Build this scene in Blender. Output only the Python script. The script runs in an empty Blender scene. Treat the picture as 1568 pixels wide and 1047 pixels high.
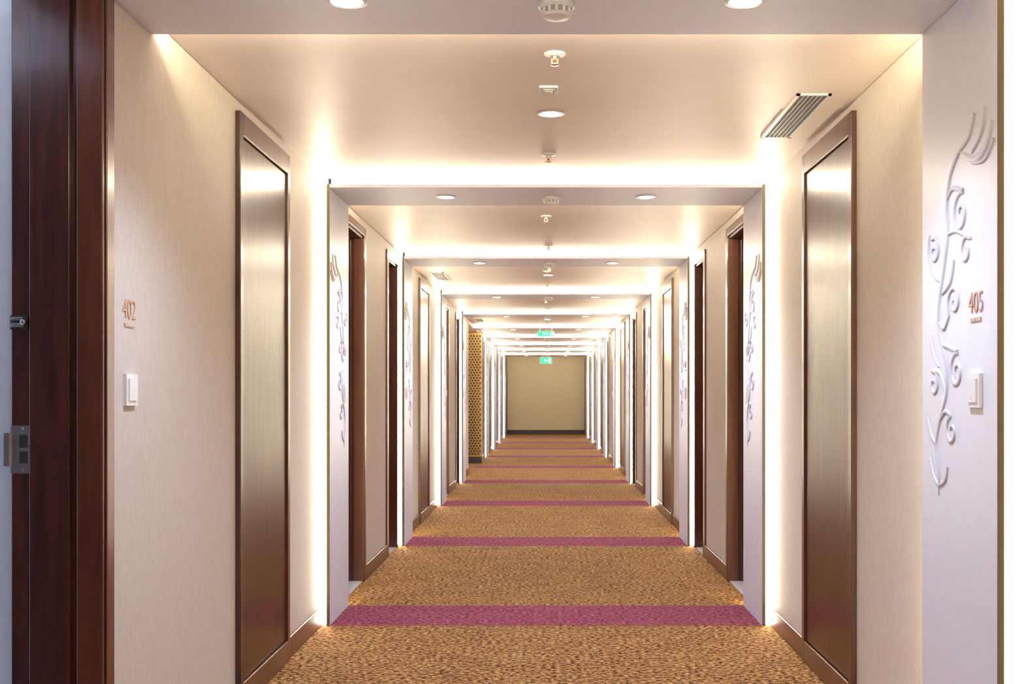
import bpy, math
from mathutils import Vector

# ------------------------------------------------------------------ parameters (metres)
PX, WX = 1.159, 1.215          # portal inner face / wall face
ZS, ZC = 2.348, 2.405          # portal soffit / ceiling
DH = 2.30                      # door clear height
DHO = 2.366                    # taller opening of the open guest room door
EYE = 1.24
PD = 0.57                      # portal depth
PORT = [-0.25, 2.85, 5.95, 9.08, 12.35, 15.5, 18.7, 21.9, 25.1, 28.3, 31.5]  # first portal is out of view, added for its illumination
YB, YE = -3.2, 34.6
WT = 0.24
LED_NEAR, LED_FAR = 48.0, 46.0
SPOT = 96.0

sc = bpy.context.scene
try:
    sc.view_settings.view_transform = 'Standard'
    sc.view_settings.look = 'None'
    sc.view_settings.exposure = 0.0
except Exception as e:
    print(e)

# ------------------------------------------------------------------ materials
def new_mat(name):
    m = bpy.data.materials.new(name); m.use_nodes = True
    nt = m.node_tree
    b = nt.nodes.get('Principled BSDF')
    return m, nt, b

def coords(nt, scale, kind='Object'):
    tc = nt.nodes.new('ShaderNodeTexCoord'); mp = nt.nodes.new('ShaderNodeMapping')
    mp.inputs['Scale'].default_value = scale
    nt.links.new(tc.outputs[kind], mp.inputs['Vector'])
    return mp.outputs['Vector']

def ramp(nt, fac, stops):
    r = nt.nodes.new('ShaderNodeValToRGB')
    while len(r.color_ramp.elements) < len(stops):
        r.color_ramp.elements.new(0.5)
    for e, (p, c) in zip(r.color_ramp.elements, stops):
        e.position = p; e.color = (*c, 1)
    nt.links.new(fac, r.inputs['Fac'])
    return r.outputs['Color']

def noise(nt, vec, scale, detail=3, rough=0.5):
    n = nt.nodes.new('ShaderNodeTexNoise')
    n.inputs['Scale'].default_value = scale
    n.inputs['Detail'].default_value = detail
    n.inputs['Roughness'].default_value = rough
    nt.links.new(vec, n.inputs['Vector'])
    return n.outputs['Fac']

def bump(nt, b, h, strength, dist=0.002):
    bn = nt.nodes.new('ShaderNodeBump')
    bn.inputs['Strength'].default_value = strength
    bn.inputs['Distance'].default_value = dist
    nt.links.new(h, bn.inputs['Height'])
    nt.links.new(bn.outputs['Normal'], b.inputs['Normal'])

def plain(name, col, rough=0.5, metal=0.0, var=0.06, nscale=20, coat=0.0):
    m, nt, b = new_mat(name)
    v = coords(nt, (1, 1, 1))
    f = noise(nt, v, nscale)
    lo = tuple(max(0, c * (1 - var)) for c in col); hi = tuple(min(1, c * (1 + var)) for c in col)
    nt.links.new(ramp(nt, f, [(0.3, lo), (0.7, hi)]), b.inputs['Base Color'])
    b.inputs['Roughness'].default_value = rough
    b.inputs['Metallic'].default_value = metal
    b.inputs['Coat Weight'].default_value = coat
    return m

def wood(name, c0, c1, rough=0.3, coat=0.3, spec=0.5, bs=0.08):
    m, nt, b = new_mat(name)
    v = coords(nt, (9, 9, 0.7))
    f = noise(nt, v, 4, 6, 0.65)
    nt.links.new(ramp(nt, f, [(0.3, c0), (0.55, tuple((a + d) / 2 for a, d in zip(c0, c1))), (0.75, c1)]), b.inputs['Base Color'])
    b.inputs['Roughness'].default_value = rough
    b.inputs['Coat Weight'].default_value = coat
    b.inputs['Coat Roughness'].default_value = 0.15
    b.inputs['Specular IOR Level'].default_value = spec
    bump(nt, b, f, bs, 0.001)
    return m

def emit(name, col, s):
    m, nt, b = new_mat(name)
    b.inputs['Base Color'].default_value = (*col, 1)
    b.inputs['Emission Color'].default_value = (*col, 1)
    b.inputs['Emission Strength'].default_value = s
    return m

def wallpaper():
    m, nt, b = new_mat('wallpaper')
    v = coords(nt, (60, 60, 6))
    f = noise(nt, v, 4, 4, 0.6)
    nt.links.new(ramp(nt, f, [(0.3, (0.58, 0.515, 0.46)), (0.7, (0.69, 0.63, 0.57))]), b.inputs['Base Color'])
    b.inputs['Roughness'].default_value = 0.65
    bump(nt, b, f, 0.25, 0.001)
    return m

def carpet(name, dark, mid, light):
    m, nt, b = new_mat(name)
    v = coords(nt, (1.0, 1.5, 1))
    f = noise(nt, v, 44, 2, 0.6)
    f2 = noise(nt, v, 4, 2, 0.5)
    mx = nt.nodes.new('ShaderNodeMath'); mx.operation = 'MULTIPLY_ADD'
    nt.links.new(f2, mx.inputs[0]); mx.inputs[1].default_value = 0.10
    nt.links.new(f, mx.inputs[2])
    nt.links.new(ramp(nt, mx.outputs[0], [(0.49, dark), (0.53, mid), (0.60, mid), (0.66, light)]), b.inputs['Base Color'])
    b.inputs['Roughness'].default_value = 0.95
    b.inputs['Specular IOR Level'].default_value = 0.1
    f3 = noise(nt, v, 220, 2, 0.6)
    bump(nt, b, f3, 0.4, 0.004)
    return m

M = {}
M['wallpaper'] = wallpaper()
M['white_panel'] = plain('white_lacquer_panel', (0.77, 0.79, 0.88), 0.35, var=0.02)
M['edge'] = plain('portal_edge_shade', (0.16, 0.13, 0.075), 0.55, var=0.04)  # dark olive: shade on the portal lip put into its colour
M['soffit'] = plain('soffit_paint', (0.76, 0.78, 0.92), 0.5, var=0.02, nscale=4)
M['ceiling'] = plain('ceiling_paint', (0.82, 0.735, 0.725), 0.45, var=0.03, nscale=2.5)
M['wood'] = wood('mahogany_wood', (0.032, 0.010, 0.008), (0.11, 0.030, 0.019), 0.3)
M['woodtrim'] = wood('mahogany_trim', (0.07, 0.021, 0.014), (0.17, 0.05, 0.03), 0.3)
M['doorpanel'] = wood('polished_veneer', (0.040, 0.013, 0.006), (0.135, 0.042, 0.018), 0.29, 0.0, 0.36, 0.55)
M['base'] = wood('baseboard_wood', (0.09, 0.025, 0.015), (0.2, 0.06, 0.035), 0.4)
M['carpet'] = carpet('carpet_gold', (0.070, 0.025, 0.011), (0.305, 0.148, 0.047), (0.51, 0.31, 0.13))
M['stripe'] = carpet('carpet_burgundy', (0.13, 0.020, 0.035), (0.25, 0.052, 0.082), (0.36, 0.12, 0.15))
M['marble'] = plain('marble_threshold', (0.8, 0.78, 0.76), 0.2, var=0.06)
M['led'] = emit('led_warm_near', (1.0, 0.88, 0.66), LED_NEAR)
M['ledfar'] = emit('led_warm_far', (1.0, 0.84, 0.48), LED_FAR)
M['ledtop'] = emit('led_warm_top', (1.0, 0.86, 0.58), 105.0)
M['lamp'] = emit('downlight_lens', (0.92, 0.94, 1.0), 40)
M['plastic'] = plain('white_plastic', (0.8, 0.8, 0.82), 0.35, var=0.01)
M['grey'] = plain('grey_grille', (0.42, 0.40, 0.42), 0.5)
M['dark'] = plain('dark_void', (0.03, 0.028, 0.03), 0.6)
M['steel'] = plain('brushed_steel', (0.6, 0.6, 0.63), 0.3, 1.0)
M['brass'] = plain('aged_brass', (0.55, 0.38, 0.18), 0.35, 1.0)
M['red'] = plain('red_glass_bulb', (0.7, 0.05, 0.03), 0.2)
M['copper'] = plain('rose_copper', (0.55, 0.30, 0.18), 0.4, 0.1)
M['gold'] = plain('gold_lattice', (0.42, 0.24, 0.06), 0.4, 0.5)
M['endwall'] = plain('beige_wallpaper', (0.56, 0.50, 0.41), 0.7, var=0.05)
M['roomwall'] = plain('room_paint', (0.70, 0.77, 0.86), 0.6, var=0.02)
M['green'] = emit('exit_green', (0.02, 0.62, 0.30), 1.1)
M['signwhite'] = emit('exit_white', (0.9, 1.0, 0.95), 1.6)
M['relief'] = plain('relief_shaded_white', (0.68, 0.69, 0.765), 0.4, var=0.02)  # greyer than the panel white; the carving's shading put into the colour

# ------------------------------------------------------------------ mesh builder
class MB:
    def __init__(s): s.v = []; s.f = []; s.m = []; s.mats = []
    def mi(s, k):
        if k not in s.mats: s.mats.append(k)
        return s.mats.index(k)
    def box(s, x0, x1, y0, y1, z0, z1, k):
        x0, x1 = sorted((x0, x1)); y0, y1 = sorted((y0, y1)); z0, z1 = sorted((z0, z1))
        n = len(s.v)
        s.v += [(x0, y0, z0), (x1, y0, z0), (x1, y1, z0), (x0, y1, z0), (x0, y0, z1), (x1, y0, z1), (x1, y1, z1), (x0, y1, z1)]
        i = s.mi(k)
        for q in [(0, 3, 2, 1), (4, 5, 6, 7), (0, 1, 5, 4), (1, 2, 6, 5), (2, 3, 7, 6), (3, 0, 4, 7)]:
            s.f.append(tuple(n + a for a in q)); s.m.append(i)
    def quad(s, pts, k):
        n = len(s.v); s.v += [tuple(p) for p in pts]; s.f.append(tuple(range(n, n + len(pts)))); s.m.append(s.mi(k))
    def disc(s, c, r, k, seg=14):   # facing down
        s.quad([(c[0] + r * math.cos(-2 * math.pi * a / seg), c[1] + r * math.sin(-2 * math.pi * a / seg), c[2]) for a in range(seg)], k)
    def lathe(s, c, prof, k, seg=24, axis='z'):
        """prof: list of (r, h) along the axis, capped at both ends"""
        i = s.mi(k); n = len(s.v)
        for r, h in prof:
            for a in range(seg):
                t = 2 * math.pi * a / seg
                if axis == 'z': s.v.append((c[0] + r * math.cos(t), c[1] + r * math.sin(t), c[2] + h))
                elif axis == 'x': s.v.append((c[0] + h, c[1] + r * math.cos(t), c[2] + r * math.sin(t)))
                else: s.v.append((c[0] + r * math.cos(t), c[1] + h, c[2] + r * math.sin(t)))
        for j in range(len(prof) - 1):
            for a in range(seg):
                b = (a + 1) % seg
                s.f.append((n + j * seg + a, n + j * seg + b, n + (j + 1) * seg + b, n + (j + 1) * seg + a)); s.m.append(i)
        s.f.append(tuple(n + a for a in range(seg))[::-1]); s.m.append(i)
        L = n + (len(prof) - 1) * seg
        s.f.append(tuple(L + a for a in range(seg))); s.m.append(i)
    def obj(s, name, bevel=0, smooth=False, parent=None):
        me = bpy.data.meshes.new(name)
        me.from_pydata(s.v, [], s.f)
        for k in s.mats: me.materials.append(M[k])
        me.polygons.foreach_set('material_index', s.m)
        if smooth: me.polygons.foreach_set('use_smooth', [True] * len(s.f))
        me.update()
        o = bpy.data.objects.new(name, me); sc.collection.objects.link(o)
        if bevel:
            md = o.modifiers.new('bevel', 'BEVEL'); md.width = bevel; md.segments = 2; md.limit_method = 'ANGLE'
        if parent: o.parent = parent
        return o

def empty(name, loc=(0, 0, 0)):
    o = bpy.data.objects.new(name, None); o.empty_display_size = 0.1
    sc.collection.objects.link(o); o.location = loc
    return o

TRIM = [0]
def trim_name():
    TRIM[0] += 1
    return 'trim_%d' % TRIM[0]

# ------------------------------------------------------------------ layout of the openings
def bay(i):  # from portal i far edge to portal i+1 near edge
    a = PORT[i] + PD
    b = PORT[i + 1] if i + 1 < len(PORT) else YE
    return a, b

doorways = {-1: [], 1: []}     # (y0,y1,open?)
shafts = {-1: [], 1: []}
doorways[-1].append((2.22, 3.05, True))
doorways[1].append((1.985, 2.785, False))
for i in range(1, len(PORT)):
    a, b = bay(i)
    for s in (-1, 1):
        if i % 2 == 1:
            y0 = PORT[i] + 1.49
            if not (s == -1 and i == 5):
                shafts[s].append((y0, y0 + 0.84))
        else:
            if not (s == -1 and i == 6):
                doorways[s].append((a + 0.06, a + 0.86, False))
            if b - a > 2.45:
                doorways[s].append((b - 0.62, b - 0.06, False))
LOBBY = (17.4, 20.0)

# ------------------------------------------------------------------ walls
for s, nm in ((-1, 'left'), (1, 'right')):
    mb = MB(); bb = MB()
    ops = [(a, b, DHO if o else DH) for a, b, o in doorways[s]]
    if s == -1: ops.append((LOBBY[0], LOBBY[1], ZS))
    ops.sort()
    y = YB
    for a, b, h in ops:
        mb.box(s * WX, s * (WX + WT), y, a, 0, 2.6, 'wallpaper')
        mb.box(s * WX, s * (WX + WT), a, b, h, 2.6, 'wallpaper')
        y = b
    mb.box(s * WX, s * (WX + WT), y, YE, 0, 2.6, 'wallpaper')
    mb.obj('wall_' + nm)
    # baseboards
    blocks = [(a - 0.05, b + 0.05) for a, b, _ in ops] + [(a, b) for a, b in shafts[s]]
    blocks += [(p, p + PD) for j, p in enumerate(PORT) if not (s == -1 and j in (1, 6))]
    blocks.sort()
    y = YB
    for a, b in blocks:
        if a - y > 0.03:
            bb.box(s * WX, s * (WX - 0.014), y, a, 0, 0.10, 'base')
        y = max(y, b)
    if YE - y > 0.03: bb.box(s * WX, s * (WX - 0.014), y, YE, 0, 0.10, 'base')
    bb.obj('baseboard_' + nm, bevel=0.003)

mb = MB(); mb.box(-1.5, 1.5, YE, YE + 0.15, 0, 2.6, 'endwall'); mb.obj('wall_end')
mb = MB(); mb.box(-WX, WX, YE - 0.02, YE, 0, 0.13, 'dark'); mb.obj('baseboard_end', bevel=0.003)
mb = MB(); mb.box(-1.5, 1.5, YB - 0.15, YB, 0, 2.6, 'wallpaper'); mb.obj('wall_back')

# floor: gold carpet with a burgundy band under each portal
mb = MB(); y = YB
for p in PORT:
    for a, b, k in ((y, p, 'carpet'), (p, p + PD, 'stripe')):
        mb.quad([(-WX, a, 0), (WX, a, 0), (WX, b, 0), (-WX, b, 0)], k)
    y = p + PD
mb.quad([(-WX, y, 0), (WX, y, 0), (WX, YE, 0), (-WX, YE, 0)], 'carpet')
mb.box(-WX - 0.3, WX + 0.3, YB, YE, -0.12, -0.004, 'dark')
mb.obj('floor')

# ceiling slab, with a slightly lower painted board in the near half of every bay
mb = MB(); mb.box(-WX, WX, YB, YE, ZC, 2.55, 'ceiling'); mb.obj('ceiling')
y = YB
for j, p in enumerate(PORT + [YE]):
    m_ = y + 1.08 if p - y > 1.5 else (y + p) / 2
    b_ = MB(); b_.box(-WX + 0.001, WX - 0.001, y, m_, ZC - 0.009, ZC, 'ceiling')
    b_.obj(trim_name(), bevel=0.003)
    y = p + PD

# ------------------------------------------------------------------ relief ornament
def catmull(pts, n=8):
    out = []
    P = [pts[0]] + list(pts) + [pts[-1]]
    for i in range(1, len(P) - 2):
        p0, p1, p2, p3 = P[i - 1:i + 3]
        for k in range(n):
            t = k / n
            out.append(tuple(0.5 * ((2 * b) + (-a + c) * t + (2 * a - 5 * b + 4 * c - d) * t * t + (-a + 3 * b - 3 * c + d) * t ** 3)
                             for a, b, c, d in zip(p0, p1, p2, p3)))
    out.append(tuple(pts[-1])); return out

def spiral(cx, cz, r, turns, a0, d, tail=None):
    pts = []
    N = int(18 * turns)
    for i in range(N + 1):
        t = i / N
        a = a0 + d * 2 * math.pi * turns * t
        rr = r * (1 - 0.85 * t)
        pts.append((cx + rr * math.cos(a), cz + rr * math.sin(a)))
    if tail: pts = catmull(list(tail) + [pts[0]], 5)[:-1] + pts
    return pts

strokes = []   # (pts, half width)
strokes.append((catmull([(.15, 2.0), (.19, 1.945), (.27, 1.915), (.335, 1.86), (.36, 1.78), (.35, 1.70), (.385, 1.60), (.425, 1.50), (.42, 1.42), (.37, 1.34), (.36, 1.25), (.41, 1.17), (.445, 1.09), (.42, 1.01), (.425, .94)]), .010))
strokes.append((catmull([(.03, 1.95), (.07, 1.895), (.15, 1.875), (.25, 1.915)]), .013))
strokes.append((catmull([(.08, 2.0), (.10, 1.94), (.17, 1.895)]), .010))
strokes.append((catmull([(.02, 1.90), (.08, 1.86), (.17, 1.868)]), .007))
strokes.append((spiral(.25, 1.745, .062, 1.3, math.radians(110), -1, [(.355, 1.80), (.31, 1.825)]), .009))
strokes.append((spiral(.21, 1.635, .045, 1.2, math.radians(140), -1, [(.35, 1.70), (.28, 1.70)]), .008))
strokes.append((spiral(.46, 1.665, .045, 1.2, math.radians(60), 1, [(.37, 1.63), (.42, 1.70)]), .008))
strokes.append((catmull([(.40, 1.57), (.47, 1.60), (.51, 1.66), (.50, 1.72)]), .009))
strokes.append((spiral(.30, 1.50, .055, 1.25, math.radians(-40), 1, [(.42, 1.45), (.38, 1.43)]), .008))
strokes.append((catmull([(.30, 1.62), (.33, 1.56), (.40, 1.53)]), .008))
strokes.append((spiral(.28, 1.305, .055, 1.3, math.radians(100), -1, [(.40, 1.385), (.34, 1.375)]), .009))
strokes.append((spiral(.465, 1.27, .042, 1.2, math.radians(70), 1, [(.365, 1.24), (.41, 1.30)]), .008))
strokes.append((spiral(.32, 1.135, .045, 1.2, math.radians(80), -1, [(.41, 1.165), (.37, 1.19)]), .008))
strokes.append((catmull([(.50, 1.42), (.47, 1.36), (.42, 1.32)]), .008))
strokes.append((catmull([(.52, 1.17), (.49, 1.12), (.445, 1.09)]), .008))
strokes.append((catmull([(.35, 1.03), (.37, .99), (.42, .97)]), .007))
strokes.append((catmull([(.50, 1.05), (.47, 1.00), (.425, .97)]), .007))

def ornament_mesh(s, y0):
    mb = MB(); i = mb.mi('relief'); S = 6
    for pts, w in strokes:
        N = len(pts); n0 = len(mb.v)
        for j, (u, z) in enumerate(pts):
            a = pts[max(0, j - 1)]; b = pts[min(N - 1, j + 1)]
            dx, dz = b[0] - a[0], b[1] - a[1]; L = math.hypot(dx, dz) or 1
            nx, nz = -dz / L, dx / L
            t = j / (N - 1)
            ww = w * (0.25 + 0.75 * math.sin(math.pi * min(1, 0.12 + t * 0.88)) ** 0.6)
            ww = max(ww, 0.0018)
            for k in range(S + 1):
                th = math.pi * k / S
                o = math.cos(th) * ww; h = math.sin(th) * min(0.005, ww)
                mb.v.append((s * (PX - h - 0.0001), y0 + u + nx * o, z + nz * o))
        for j in range(N - 1):
            for k in range(S):
                q = n0 + j * (S + 1) + k
                mb.f.append((q, q + 1, q + S + 2, q + S + 1)); mb.m.append(i)
    return mb

def text_mesh(txt, size, loc, side, mat, parent, ext=0.001, name='numerals', sx=0.85):
    cu = bpy.data.curves.new(name + '_crv', 'FONT'); cu.body = txt; cu.size = size
    cu.extrude = ext; cu.align_x = 'CENTER'; cu.offset = -0.0007 if size > 0.03 else 0
    to = bpy.data.objects.new('tmp', cu); sc.collection.objects.link(to)
    bpy.context.view_layer.update()
    dg = bpy.context.evaluated_depsgraph_get()
    me = bpy.data.meshes.new_from_object(to.evaluated_get(dg))
    bpy.data.objects.remove(to)
    me.materials.clear(); me.materials.append(M[mat])
    o = bpy.data.objects.new(name, me); sc.collection.objects.link(o)
    o.rotation_euler = (math.pi / 2, 0, math.radians(-90 * side)); o.location = loc
    o.scale = (sx, 1, 1)
    o.parent = parent
    return o

# ------------------------------------------------------------------ portals
def sign(s, xf, y, z, n):
    e = empty('room_number_sign')
    text_mesh(str(n), 0.082, (s * (xf - 0.0015), y, z), s, 'copper', e)
    b = MB(); b.box(s * xf, s * (xf - 0.002), y - 0.036, y + 0.036, z - 0.026, z - 0.014, 'copper')
    b.obj('name_strip', parent=e)
    text_mesh('DO NOT DISTURB', 0.009, (s * (xf - 0.003), y, z - 0.0235), s, 'plastic', e, 0.0005, 'lettering', 0.9)
def switch(s, xf, y, z):
    b = MB()
    b.box(s * xf, s * (xf - 0.010), y - 0.044, y + 0.044, z - 0.046, z + 0.046, 'plastic')
    b.box(s * (xf - 0.010), s * (xf - 0.014), y - 0.030, y + 0.030, z - 0.032, z + 0.032, 'plastic')
    b.box(s * (xf - 0.014), s * (xf - 0.0145), y - 0.002, y + 0.002, z - 0.024, z - 0.016, 'steel')
    b.obj('doorbell_switch', bevel=0.002)

signs = {(1, -1): 402, (1, 1): 405, (2, -1): 404, (2, 1): 407, (3, -1): 406, (3, 1): 409, (4, -1): 408, (4, 1): 411,
         (5, -1): 410, (5, 1): 413, (6, 1): 415, (7, -1): 412, (7, 1): 417, (8, -1): 414, (8, 1): 419}

for j, p in enumerate(PORT):
    nm = trim_name()  # portal frame object, carried under a trim name
    mb = MB(); n, f = p, p + PD; r = 0.04
    led = MB()
    def strip(xa, xb, za, zb, kf='ledfar'):
        xa, xb = min(xa, xb), max(xa, xb)
        yn = n + r - 0.003; yf = f - r + 0.003
        led.quad([(xa, yn, za), (xb, yn, za), (xb, yn, zb), (xa, yn, zb)], 'led')
        led.quad([(xb, yf, za), (xa, yf, za), (xa, yf, zb), (xb, yf, zb)], kf)
    for s in (-1, 1):
        if s == -1 and j in (1, 6): continue
        mb.box(s * PX, s * (PX + 0.018), n + 0.002, f - 0.002, 0, ZS + 0.018, 'white_panel')
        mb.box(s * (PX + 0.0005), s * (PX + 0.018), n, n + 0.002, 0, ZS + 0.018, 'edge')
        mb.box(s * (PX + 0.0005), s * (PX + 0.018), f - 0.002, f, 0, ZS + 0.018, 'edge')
        mb.box(s * (PX + 0.018), s * WX, n + r, f - r, 0, ZC, 'white_panel')
        strip(s * (PX + 0.021), s * (WX - 0.003), 0.005, ZC - 0.03)
    xl = -WX if j in (1, 6) else -PX
    mb.box(xl, PX, n, f, ZS, ZS + 0.018, 'soffit')
    mb.box(xl, PX + 0.018, n + r, f - r, ZS + 0.018, ZC, 'soffit')
    strip(xl + 0.002, PX + 0.018, ZS + 0.021, ZC - 0.010, 'ledtop')
    o = mb.obj(nm)
    led.obj('led_strip', parent=o)
    for s in (-1, 1):
        if s == -1 and j in (1, 6): continue
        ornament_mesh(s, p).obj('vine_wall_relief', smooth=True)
    for s in (-1, 1):
        if (j, s) in signs and j <= 8:
            if (j, s) == (1, -1):
                sign(s, WX, 3.235, 1.460, signs[(j, s)]); switch(s, WX, 3.235, 1.253)
            else:
                ys = p + 0.14 if (j % 2 == 1) else p + PD - 0.14
                sign(s, PX, ys, 1.460, signs[(j, s)]); switch(s, PX, ys, 1.25)
    # downlights in the soffit
    for x in (-0.56, 0.56):
        c = (x, p + 0.275, ZS)
        d = MB()
        d.lathe(c, [(0.058, 0.0), (0.058, -0.004), (0.048, -0.006), (0.043, -0.003), (0.043, 0.0)], 'plastic', 28)
        d.disc((c[0], c[1], ZS - 0.0055), 0.043, 'lamp', 20)
        d.obj('recessed_downlight', smooth=False)
        l = bpy.data.lights.new('downlight_spot', 'SPOT'); l.energy = SPOT; l.color = (0.64, 0.75, 1.0)
        l.spot_size = math.radians(118); l.spot_blend = 1.0; l.shadow_soft_size = 0.035
        lo = bpy.data.objects.new('downlight_beam', l); sc.collection.objects.link(lo)
        lo.location = (x, c[1], ZS - 0.03)
    # smoke detector
    d = MB(); c = (0.03, p + 0.30, ZS)
    d.lathe(c, [(0.052, 0), (0.052, -0.012), (0.046, -0.018)], 'plastic', 28)
    d.lathe((c[0], c[1], ZS - 0.018), [(0.040, 0), (0.040, -0.014)], 'grey', 28)
    for k in range(12):
        t = 2 * math.pi * k / 12
        d.box(c[0] + 0.041 * math.cos(t) - 0.004, c[0] + 0.041 * math.cos(t) + 0.004, c[1] + 0.041 * math.sin(t) - 0.004,
              c[1] + 0.041 * math.sin(t) + 0.004, ZS - 0.032, ZS - 0.018, 'plastic')
    d.lathe((c[0], c[1], ZS - 0.032), [(0.043, 0), (0.038, -0.008), (0.015, -0.011)], 'plastic', 28)
    d.obj('smoke_detector')

# ------------------------------------------------------------------ ceiling fittings per bay
def sprinkler(x, y, zc):
    d = MB()
    d.lathe((x, y, zc), [(0.036, 0), (0.036, -0.004), (0.018, -0.010)], 'plastic', 24)
    d.lathe((x, y, zc - 0.010), [(0.009, 0), (0.009, -0.010)], 'steel', 12)
    d.lathe((x, y, zc - 0.020), [(0.004, 0), (0.004, -0.016)], 'red', 10)
    for sx in (-1, 1):
        d.box(x + sx * 0.010 - 0.002, x + sx * 0.010 + 0.002, y - 0.002, y + 0.002, zc - 0.037, zc - 0.018, 'brass')
    d.box(x - 0.012, x + 0.012, y - 0.003, y + 0.003, zc - 0.022, zc - 0.018, 'brass')
    d.lathe((x, y, zc - 0.036), [(0.016, 0), (0.016, -0.003), (0.006, -0.005)], 'steel', 16)
    d.obj('fire_sprinkler')

def vent(s, y0, y1, z=ZC):
    d = MB(); xa, xb = s * 0.965, s * 1.10
    xa, xb = min(xa, xb), max(xa, xb); t = 0.014; h = 0.015
    d.box(xa, xb, y0, y0 + t, z - h, z, 'plastic'); d.box(xa, xb, y1 - t, y1, z - h, z, 'plastic')
    d.box(xa, xa + t, y0, y1, z - h, z, 'plastic'); d.box(xb - t, xb, y0, y1, z - h, z, 'plastic')
    d.box(xa + t, xb - t, y0 + t, y1 - t, z - 0.0105, z, 'dark')
    n = 6
    for k in range(1, n):
        xx = xa + t + (xb - xa - 2 * t) * k / n
        d.box(xx - 0.0028, xx + 0.0028, y0 + t, y1 - t, z - 0.0135, z - 0.0105, 'grey')
    d.obj('air_vent')

for i in range(0, len(PORT)):
    a, b = bay(i)
    z1 = ZC - 0.009
    if i % 2 == 1:
        sprinkler(0.03, a + 0.35, z1)
        d = MB(); y = a + 0.79
        d.box(-0.025, 0.045, y - 0.05, y + 0.05, z1 - 0.008, z1, 'plastic')
        d.box(-0.010, 0.030, y - 0.03, y + 0.03, z1 - 0.012, z1 - 0.008, 'grey')
        d.box(-0.005, 0.025, y - 0.02, y + 0.02, z1 - 0.014, z1 - 0.012, 'plastic')
        d.obj('emergency_sensor', bevel=0.001)
        y = a + 1.18
        d = MB()
        d.lathe((0.02, y, ZC), [(0.058, 0.0), (0.058, -0.004), (0.048, -0.006), (0.043, -0.003), (0.043, 0.0)], 'plastic', 28)
        d.disc((0.02, y, ZC - 0.0055), 0.043, 'lamp', 20)
        d.obj('recessed_downlight')
        l = bpy.data.lights.new('downlight_spot', 'SPOT'); l.energy = SPOT * 0.5; l.color = (0.85, 0.88, 1.0)
        l.spot_size = math.radians(120); l.spot_blend = 1.0; l.shadow_soft_size = 0.035
        lo = bpy.data.objects.new('downlight_beam', l); sc.collection.objects.link(lo)
        lo.location = (0.02, y, ZC - 0.03)
        sprinkler(0.012, a + 1.97, ZC)
        vs = 1 if i in (1, 7) else -1
        vent(vs, a + 0.85, a + 1.57)
    else:
        sprinkler(0.0, a + 0.68, z1)
        sprinkler(0.02, a + 2.15, ZC)

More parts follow.
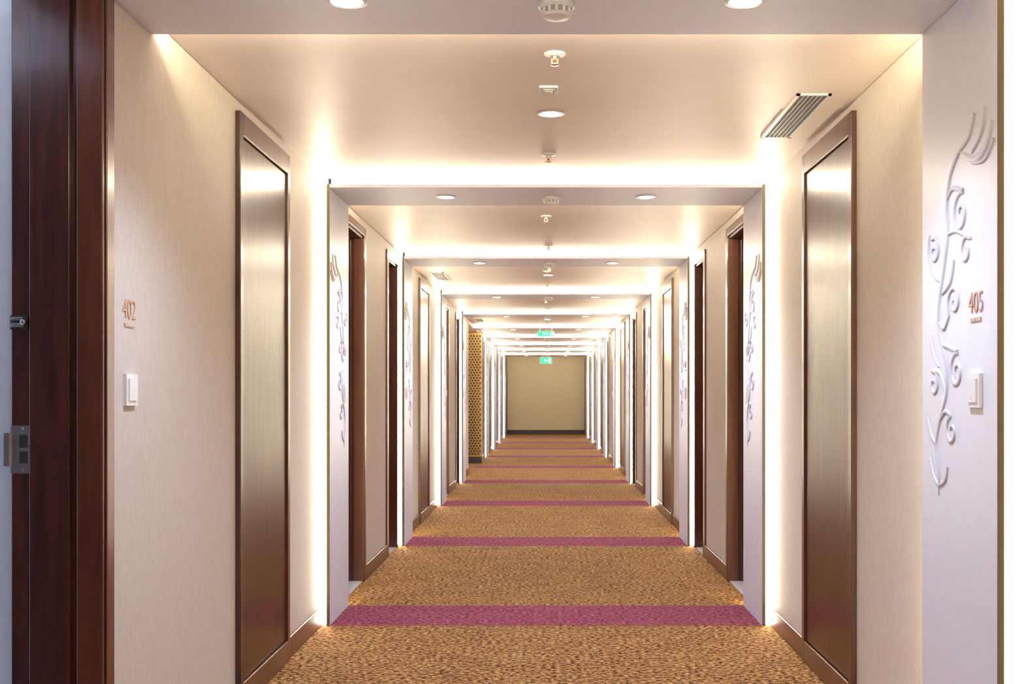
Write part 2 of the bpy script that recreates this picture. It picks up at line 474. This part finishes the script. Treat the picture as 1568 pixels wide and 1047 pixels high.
# ------------------------------------------------------------------ doors
def doorway(idx, s, y0, y1, is_open):
    e = empty('door_%d' % idx)
    mb = MB(); t = 0.03; xo = WX + WT
    H = DHO if is_open else DH
    top = min(H + 0.042, ZC - 0.012)
    X = lambda v: s * v
    # lining (jambs and head)
    for a, b in ((y0, y0 + t), (y1 - t, y1)):
        mb.box(X(WX), X(xo), a, b, 0, H, 'wood')
    mb.box(X(WX), X(xo), y0 + t, y1 - t, H - t, H, 'wood')
    # door stop, standing proud between the corridor face and the leaf rebate
    for a, b in ((y0 + t, y0 + t + 0.014), (y1 - t - 0.014, y1 - t)):
        mb.box(X(WX + 0.075), X(WX + 0.185), a, b, 0, H - t, 'wood')
    mb.box(X(WX + 0.075), X(WX + 0.185), y0 + t, y1 - t, H - t - 0.014, H - t, 'wood')
    # architrave on the corridor wall
    w, p = 0.042, 0.014
    mb.box(X(WX), X(WX - p), y0 - w, y0 + 0.012, 0, top, 'woodtrim')
    mb.box(X(WX), X(WX - p), y1 - 0.012, y1 + w, 0, top, 'woodtrim')
    mb.box(X(WX), X(WX - p), y0 + 0.012, y1 - 0.012, H - 0.012, top, 'woodtrim')
    # red-brown inner moulding next to the corridor
    for a, b in ((y0 + t, y0 + t + 0.010), (y1 - t - 0.010, y1 - t)):
        mb.box(X(WX - p), X(WX + 0.058), a, b, 0, H - t, 'woodtrim')
    mb.obj('door_frame', bevel=0.003, parent=e)
    mb = MB()
    mb.box(X(WX), X(xo), y0 + t, y1 - t, -0.002, 0.006, 'marble'); mb.obj('threshold', parent=e)
    mb = MB()
    if not is_open:
        mb.box(X(WX + 0.188), X(WX + 0.232), y0 + t + 0.003, y1 - t - 0.003, 0.012, H - t - 0.003, 'wood')
        mb.obj('door_leaf', bevel=0.002, parent=e)
        h = MB(); yh = y0 + t + 0.07; xf = WX + 0.188
        h.box(X(xf), X(xf - 0.006), yh - 0.022, yh + 0.022, 0.96, 1.18, 'steel')
        h.lathe((X(xf - 0.006), yh, 1.04), [(0.009, 0), (0.009, -s * 0.04)], 'steel', 12, 'x')
        h.box(X(xf - 0.040), X(xf - 0.052), yh - 0.008, yh + 0.12, 1.032, 1.048, 'steel')
        h.obj('lever_handle', bevel=0.002, parent=e)
    else:
        yl = y0 + t + 0.002
        mb.box(X(xo + 0.005), X(xo + 0.80), yl, yl + 0.044, 0.012, H - t - 0.003, 'wood')
        mb.obj('door_leaf', bevel=0.002, parent=e)
        # strike plate + latch guard on the far jamb
        yf = y1 - t
        k = MB()
        xa, xb = X(WX + 0.188), X(WX + 0.240)
        k.box(xa, xb, yf - 0.003, yf, 1.025, 1.155, 'steel')
        k.box(xb, xb - 0.014, yf - 0.012, yf, 1.045, 1.135, 'steel')
        cx = (X(WX + 0.206))
        k.box(cx - 0.010, cx + 0.012, yf - 0.0036, yf - 0.003, 1.095, 1.130, 'dark')
        k.box(cx - 0.010, cx + 0.012, yf - 0.0036, yf - 0.003, 1.052, 1.085, 'dark')
        for zz in (1.034, 1.147):
            k.lathe((cx, yf - 0.003, zz), [(0.004, 0), (0.003, -0.002)], 'grey', 10, 'y')
        k.obj('strike_plate', parent=e)
        k = MB()
        k.box(X(WX + 0.192), X(WX + 0.240), yf - 0.006, yf, 1.415, 1.455, 'dark')
        k.box(X(WX + 0.200), X(WX + 0.232), yf - 0.018, yf - 0.006, 1.422, 1.432, 'steel')
        k.box(X(WX + 0.200), X(WX + 0.232), yf - 0.018, yf - 0.006, 1.440, 1.448, 'steel')
        k.lathe((X(WX + 0.198), yf - 0.006, 1.435), [(0.008, 0), (0.008, -0.018), (0.004, -0.022)], 'steel', 14, 'y')
        k.obj('door_guard_latch', bevel=0.001, parent=e)

def shaft(idx, s, y0, y1):
    e = empty('door_%d' % idx)
    X = lambda v: s * v
    mb = MB(); w, p = 0.07, 0.022; H = 2.35
    mb.box(X(WX), X(WX - p), y0, y0 + w * 0.6, 0, H, 'wood')
    mb.box(X(WX), X(WX - p), y1 - w * 0.6, y1, 0, H, 'woodtrim')
    mb.box(X(WX), X(WX - p), y0 + w * 0.6, y1 - w * 0.6, H - 0.09, H, 'woodtrim')
    mb.box(X(WX), X(WX - p), y0 + w * 0.6, y1 - w * 0.6, 0, 0.10, 'woodtrim')
    mb.obj('door_frame', bevel=0.003, parent=e)
    mb = MB()
    mb.box(X(WX), X(WX - 0.012), y0 + w * 0.6 + 0.004, y1 - w * 0.6 - 0.004, 0.104, H - 0.094, 'doorpanel')
    mb.obj('door_leaf', bevel=0.003, parent=e)

k = 1
for s in (-1, 1):
    for a, b, o in doorways[s]:
        doorway(k, s, a, b, o); k += 1
    for a, b in shafts[s]:
        shaft(k, s, a, b); k += 1

# ------------------------------------------------------------------ guest room behind the open door
mb = MB(); xo = WX + WT
mb.box(-xo, -4.2, 3.05, 3.20, 0, 2.6, 'roomwall')
mb.box(-xo, -4.2, 0.2, 0.35, 0, 2.6, 'roomwall')
mb.box(-4.2, -4.35, 0.2, 3.2, 0, 2.6, 'roomwall')
mb.obj('wall_guest_room')
mb = MB(); mb.box(-xo, -4.2, 0.2, 3.05, -0.1, 0.0, 'marble'); mb.obj('floor_guest_room')
mb = MB(); mb.box(-xo, -4.2, 0.2, 3.05, 2.5, 2.6, 'soffit'); mb.obj('ceiling_guest_room')
d = MB(); d.lathe((-2.4, 1.7, 2.5), [(0.15, 0), (0.15, -0.04), (0.12, -0.06)], 'plastic', 32)
d.disc((-2.4, 1.7, 2.439), 0.11, 'lamp')
d.obj('added_room_lamp')  # unseen lamp, added to go with the fill light below
l = bpy.data.lights.new('room_fill_light', 'POINT'); l.energy = 105; l.color = (0.80, 0.88, 1.0); l.shadow_soft_size = 0.1  # added light, brightens the visible strip of room wall
lo = bpy.data.objects.new('room_fill_light', l); sc.collection.objects.link(lo); lo.location = (-2.4, 1.7, 2.30)

# ------------------------------------------------------------------ lift lobby with golden lattice
a, b = LOBBY
mb = MB()
mb.box(-xo, -4.2, a - 0.15, a, 0, 2.6, 'wallpaper')
mb.box(-xo, -4.2, b, b + 0.15, 0, 2.6, 'wallpaper')
mb.box(-4.2, -4.35, a - 0.15, b + 0.15, 0, 2.6, 'wallpaper')
mb.obj('wall_lobby')
mb = MB(); mb.box(-WX, -4.2, a, b, -0.1, 0.0, 'carpet'); mb.obj('floor_lobby')
mb = MB(); mb.box(-xo, -4.2, a, b, ZS, 2.6, 'soffit'); mb.obj('ceiling_lobby')
l = bpy.data.lights.new('lobby_fill_light', 'POINT'); l.energy = 45; l.color = (1, 0.85, 0.6); l.shadow_soft_size = 0.08  # unseen fill light added so the lobby recess is not dark
lo = bpy.data.objects.new('lobby_fill_light', l); sc.collection.objects.link(lo); lo.location = (-2.2, 18.6, 2.1)
mb = MB()
x0, x1 = -1.62, -1.155; yf = b - 0.062
mb.box(x0, x1, yf, b - 0.002, 0.0, ZS - 0.002, 'gold')
mb.box(x0, x1, yf - 0.012, yf, 0.0, 0.12, 'dark')
rr = 0.022
row = 0; z = 0.17
while z < ZS - 0.04:
    x = x0 + 0.03 + (0.027 if row % 2 else 0)
    while x < x1 - 0.022:
        pts = [(x + rr * math.cos(math.pi / 6 + q * math.pi / 3), yf - 0.002, z + rr * math.sin(math.pi / 6 + q * math.pi / 3)) for q in range(6)]
        mb.quad(pts, 'dark'); x += 0.054
    z += 0.047; row += 1
mb.obj('gold_lattice_screen')

# ------------------------------------------------------------------ exit signs
def exit_sign(y, zt, w=0.32, h=0.15):
    d = MB()
    d.box(-w / 2, w / 2, y - 0.012, y + 0.012, zt - h, zt, 'plastic')
    d.box(-w / 2 + 0.006, w / 2 - 0.006, y - 0.014, y - 0.012, zt - h + 0.006, zt - 0.006, 'green')
    for sx in (-0.1, 0.1): d.box(sx - 0.003, sx + 0.003, y - 0.003, y + 0.003, zt, ZC, 'steel')
    yy = y - 0.016; zm = zt - h / 2; q = h / 0.15
    d.box(-0.02, 0.04, yy, yy + 0.002, zm - 0.012 * q, zm + 0.012 * q, 'signwhite')
    d.quad([(-0.055, yy, zm), (-0.02, yy, zm - 0.03 * q), (-0.02, yy, zm + 0.03 * q)], 'signwhite')
    d.box(0.075, 0.125, yy, yy + 0.002, zm - 0.045 * q, zm + 0.045 * q, 'signwhite')
    d.lathe((0.098, yy - 0.001, zm + 0.028 * q), [(0.009 * q, 0), (0.009 * q, -0.001)], 'green', 10, 'y')
    d.box(0.090, 0.108, yy - 0.002, yy, zm - 0.035 * q, zm + 0.016 * q, 'green')
    d.obj('exit_sign')
exit_sign(18.45, EYE + 1.05, 0.28, 0.09)
exit_sign(30.9, EYE + 1.03, 0.34, 0.18)

# ------------------------------------------------------------------ world + camera
w = bpy.data.worlds.new('World'); sc.world = w; w.use_nodes = True
w.node_tree.nodes['Background'].inputs[0].default_value = (0.5, 0.52, 0.6, 1)
w.node_tree.nodes['Background'].inputs[1].default_value = 0.2

cd = bpy.data.cameras.new('camera'); cd.sensor_width = 36; cd.lens = 36 * 1700 / 1568
cd.shift_x = -52 / 1568; cd.shift_y = 80 / 1568; cd.clip_start = 0.05; cd.clip_end = 100
co = bpy.data.objects.new('camera', cd); sc.collection.objects.link(co)
co.location = (0, 0, EYE); co.rotation_euler = (math.pi / 2, 0, 0)
sc.camera = co
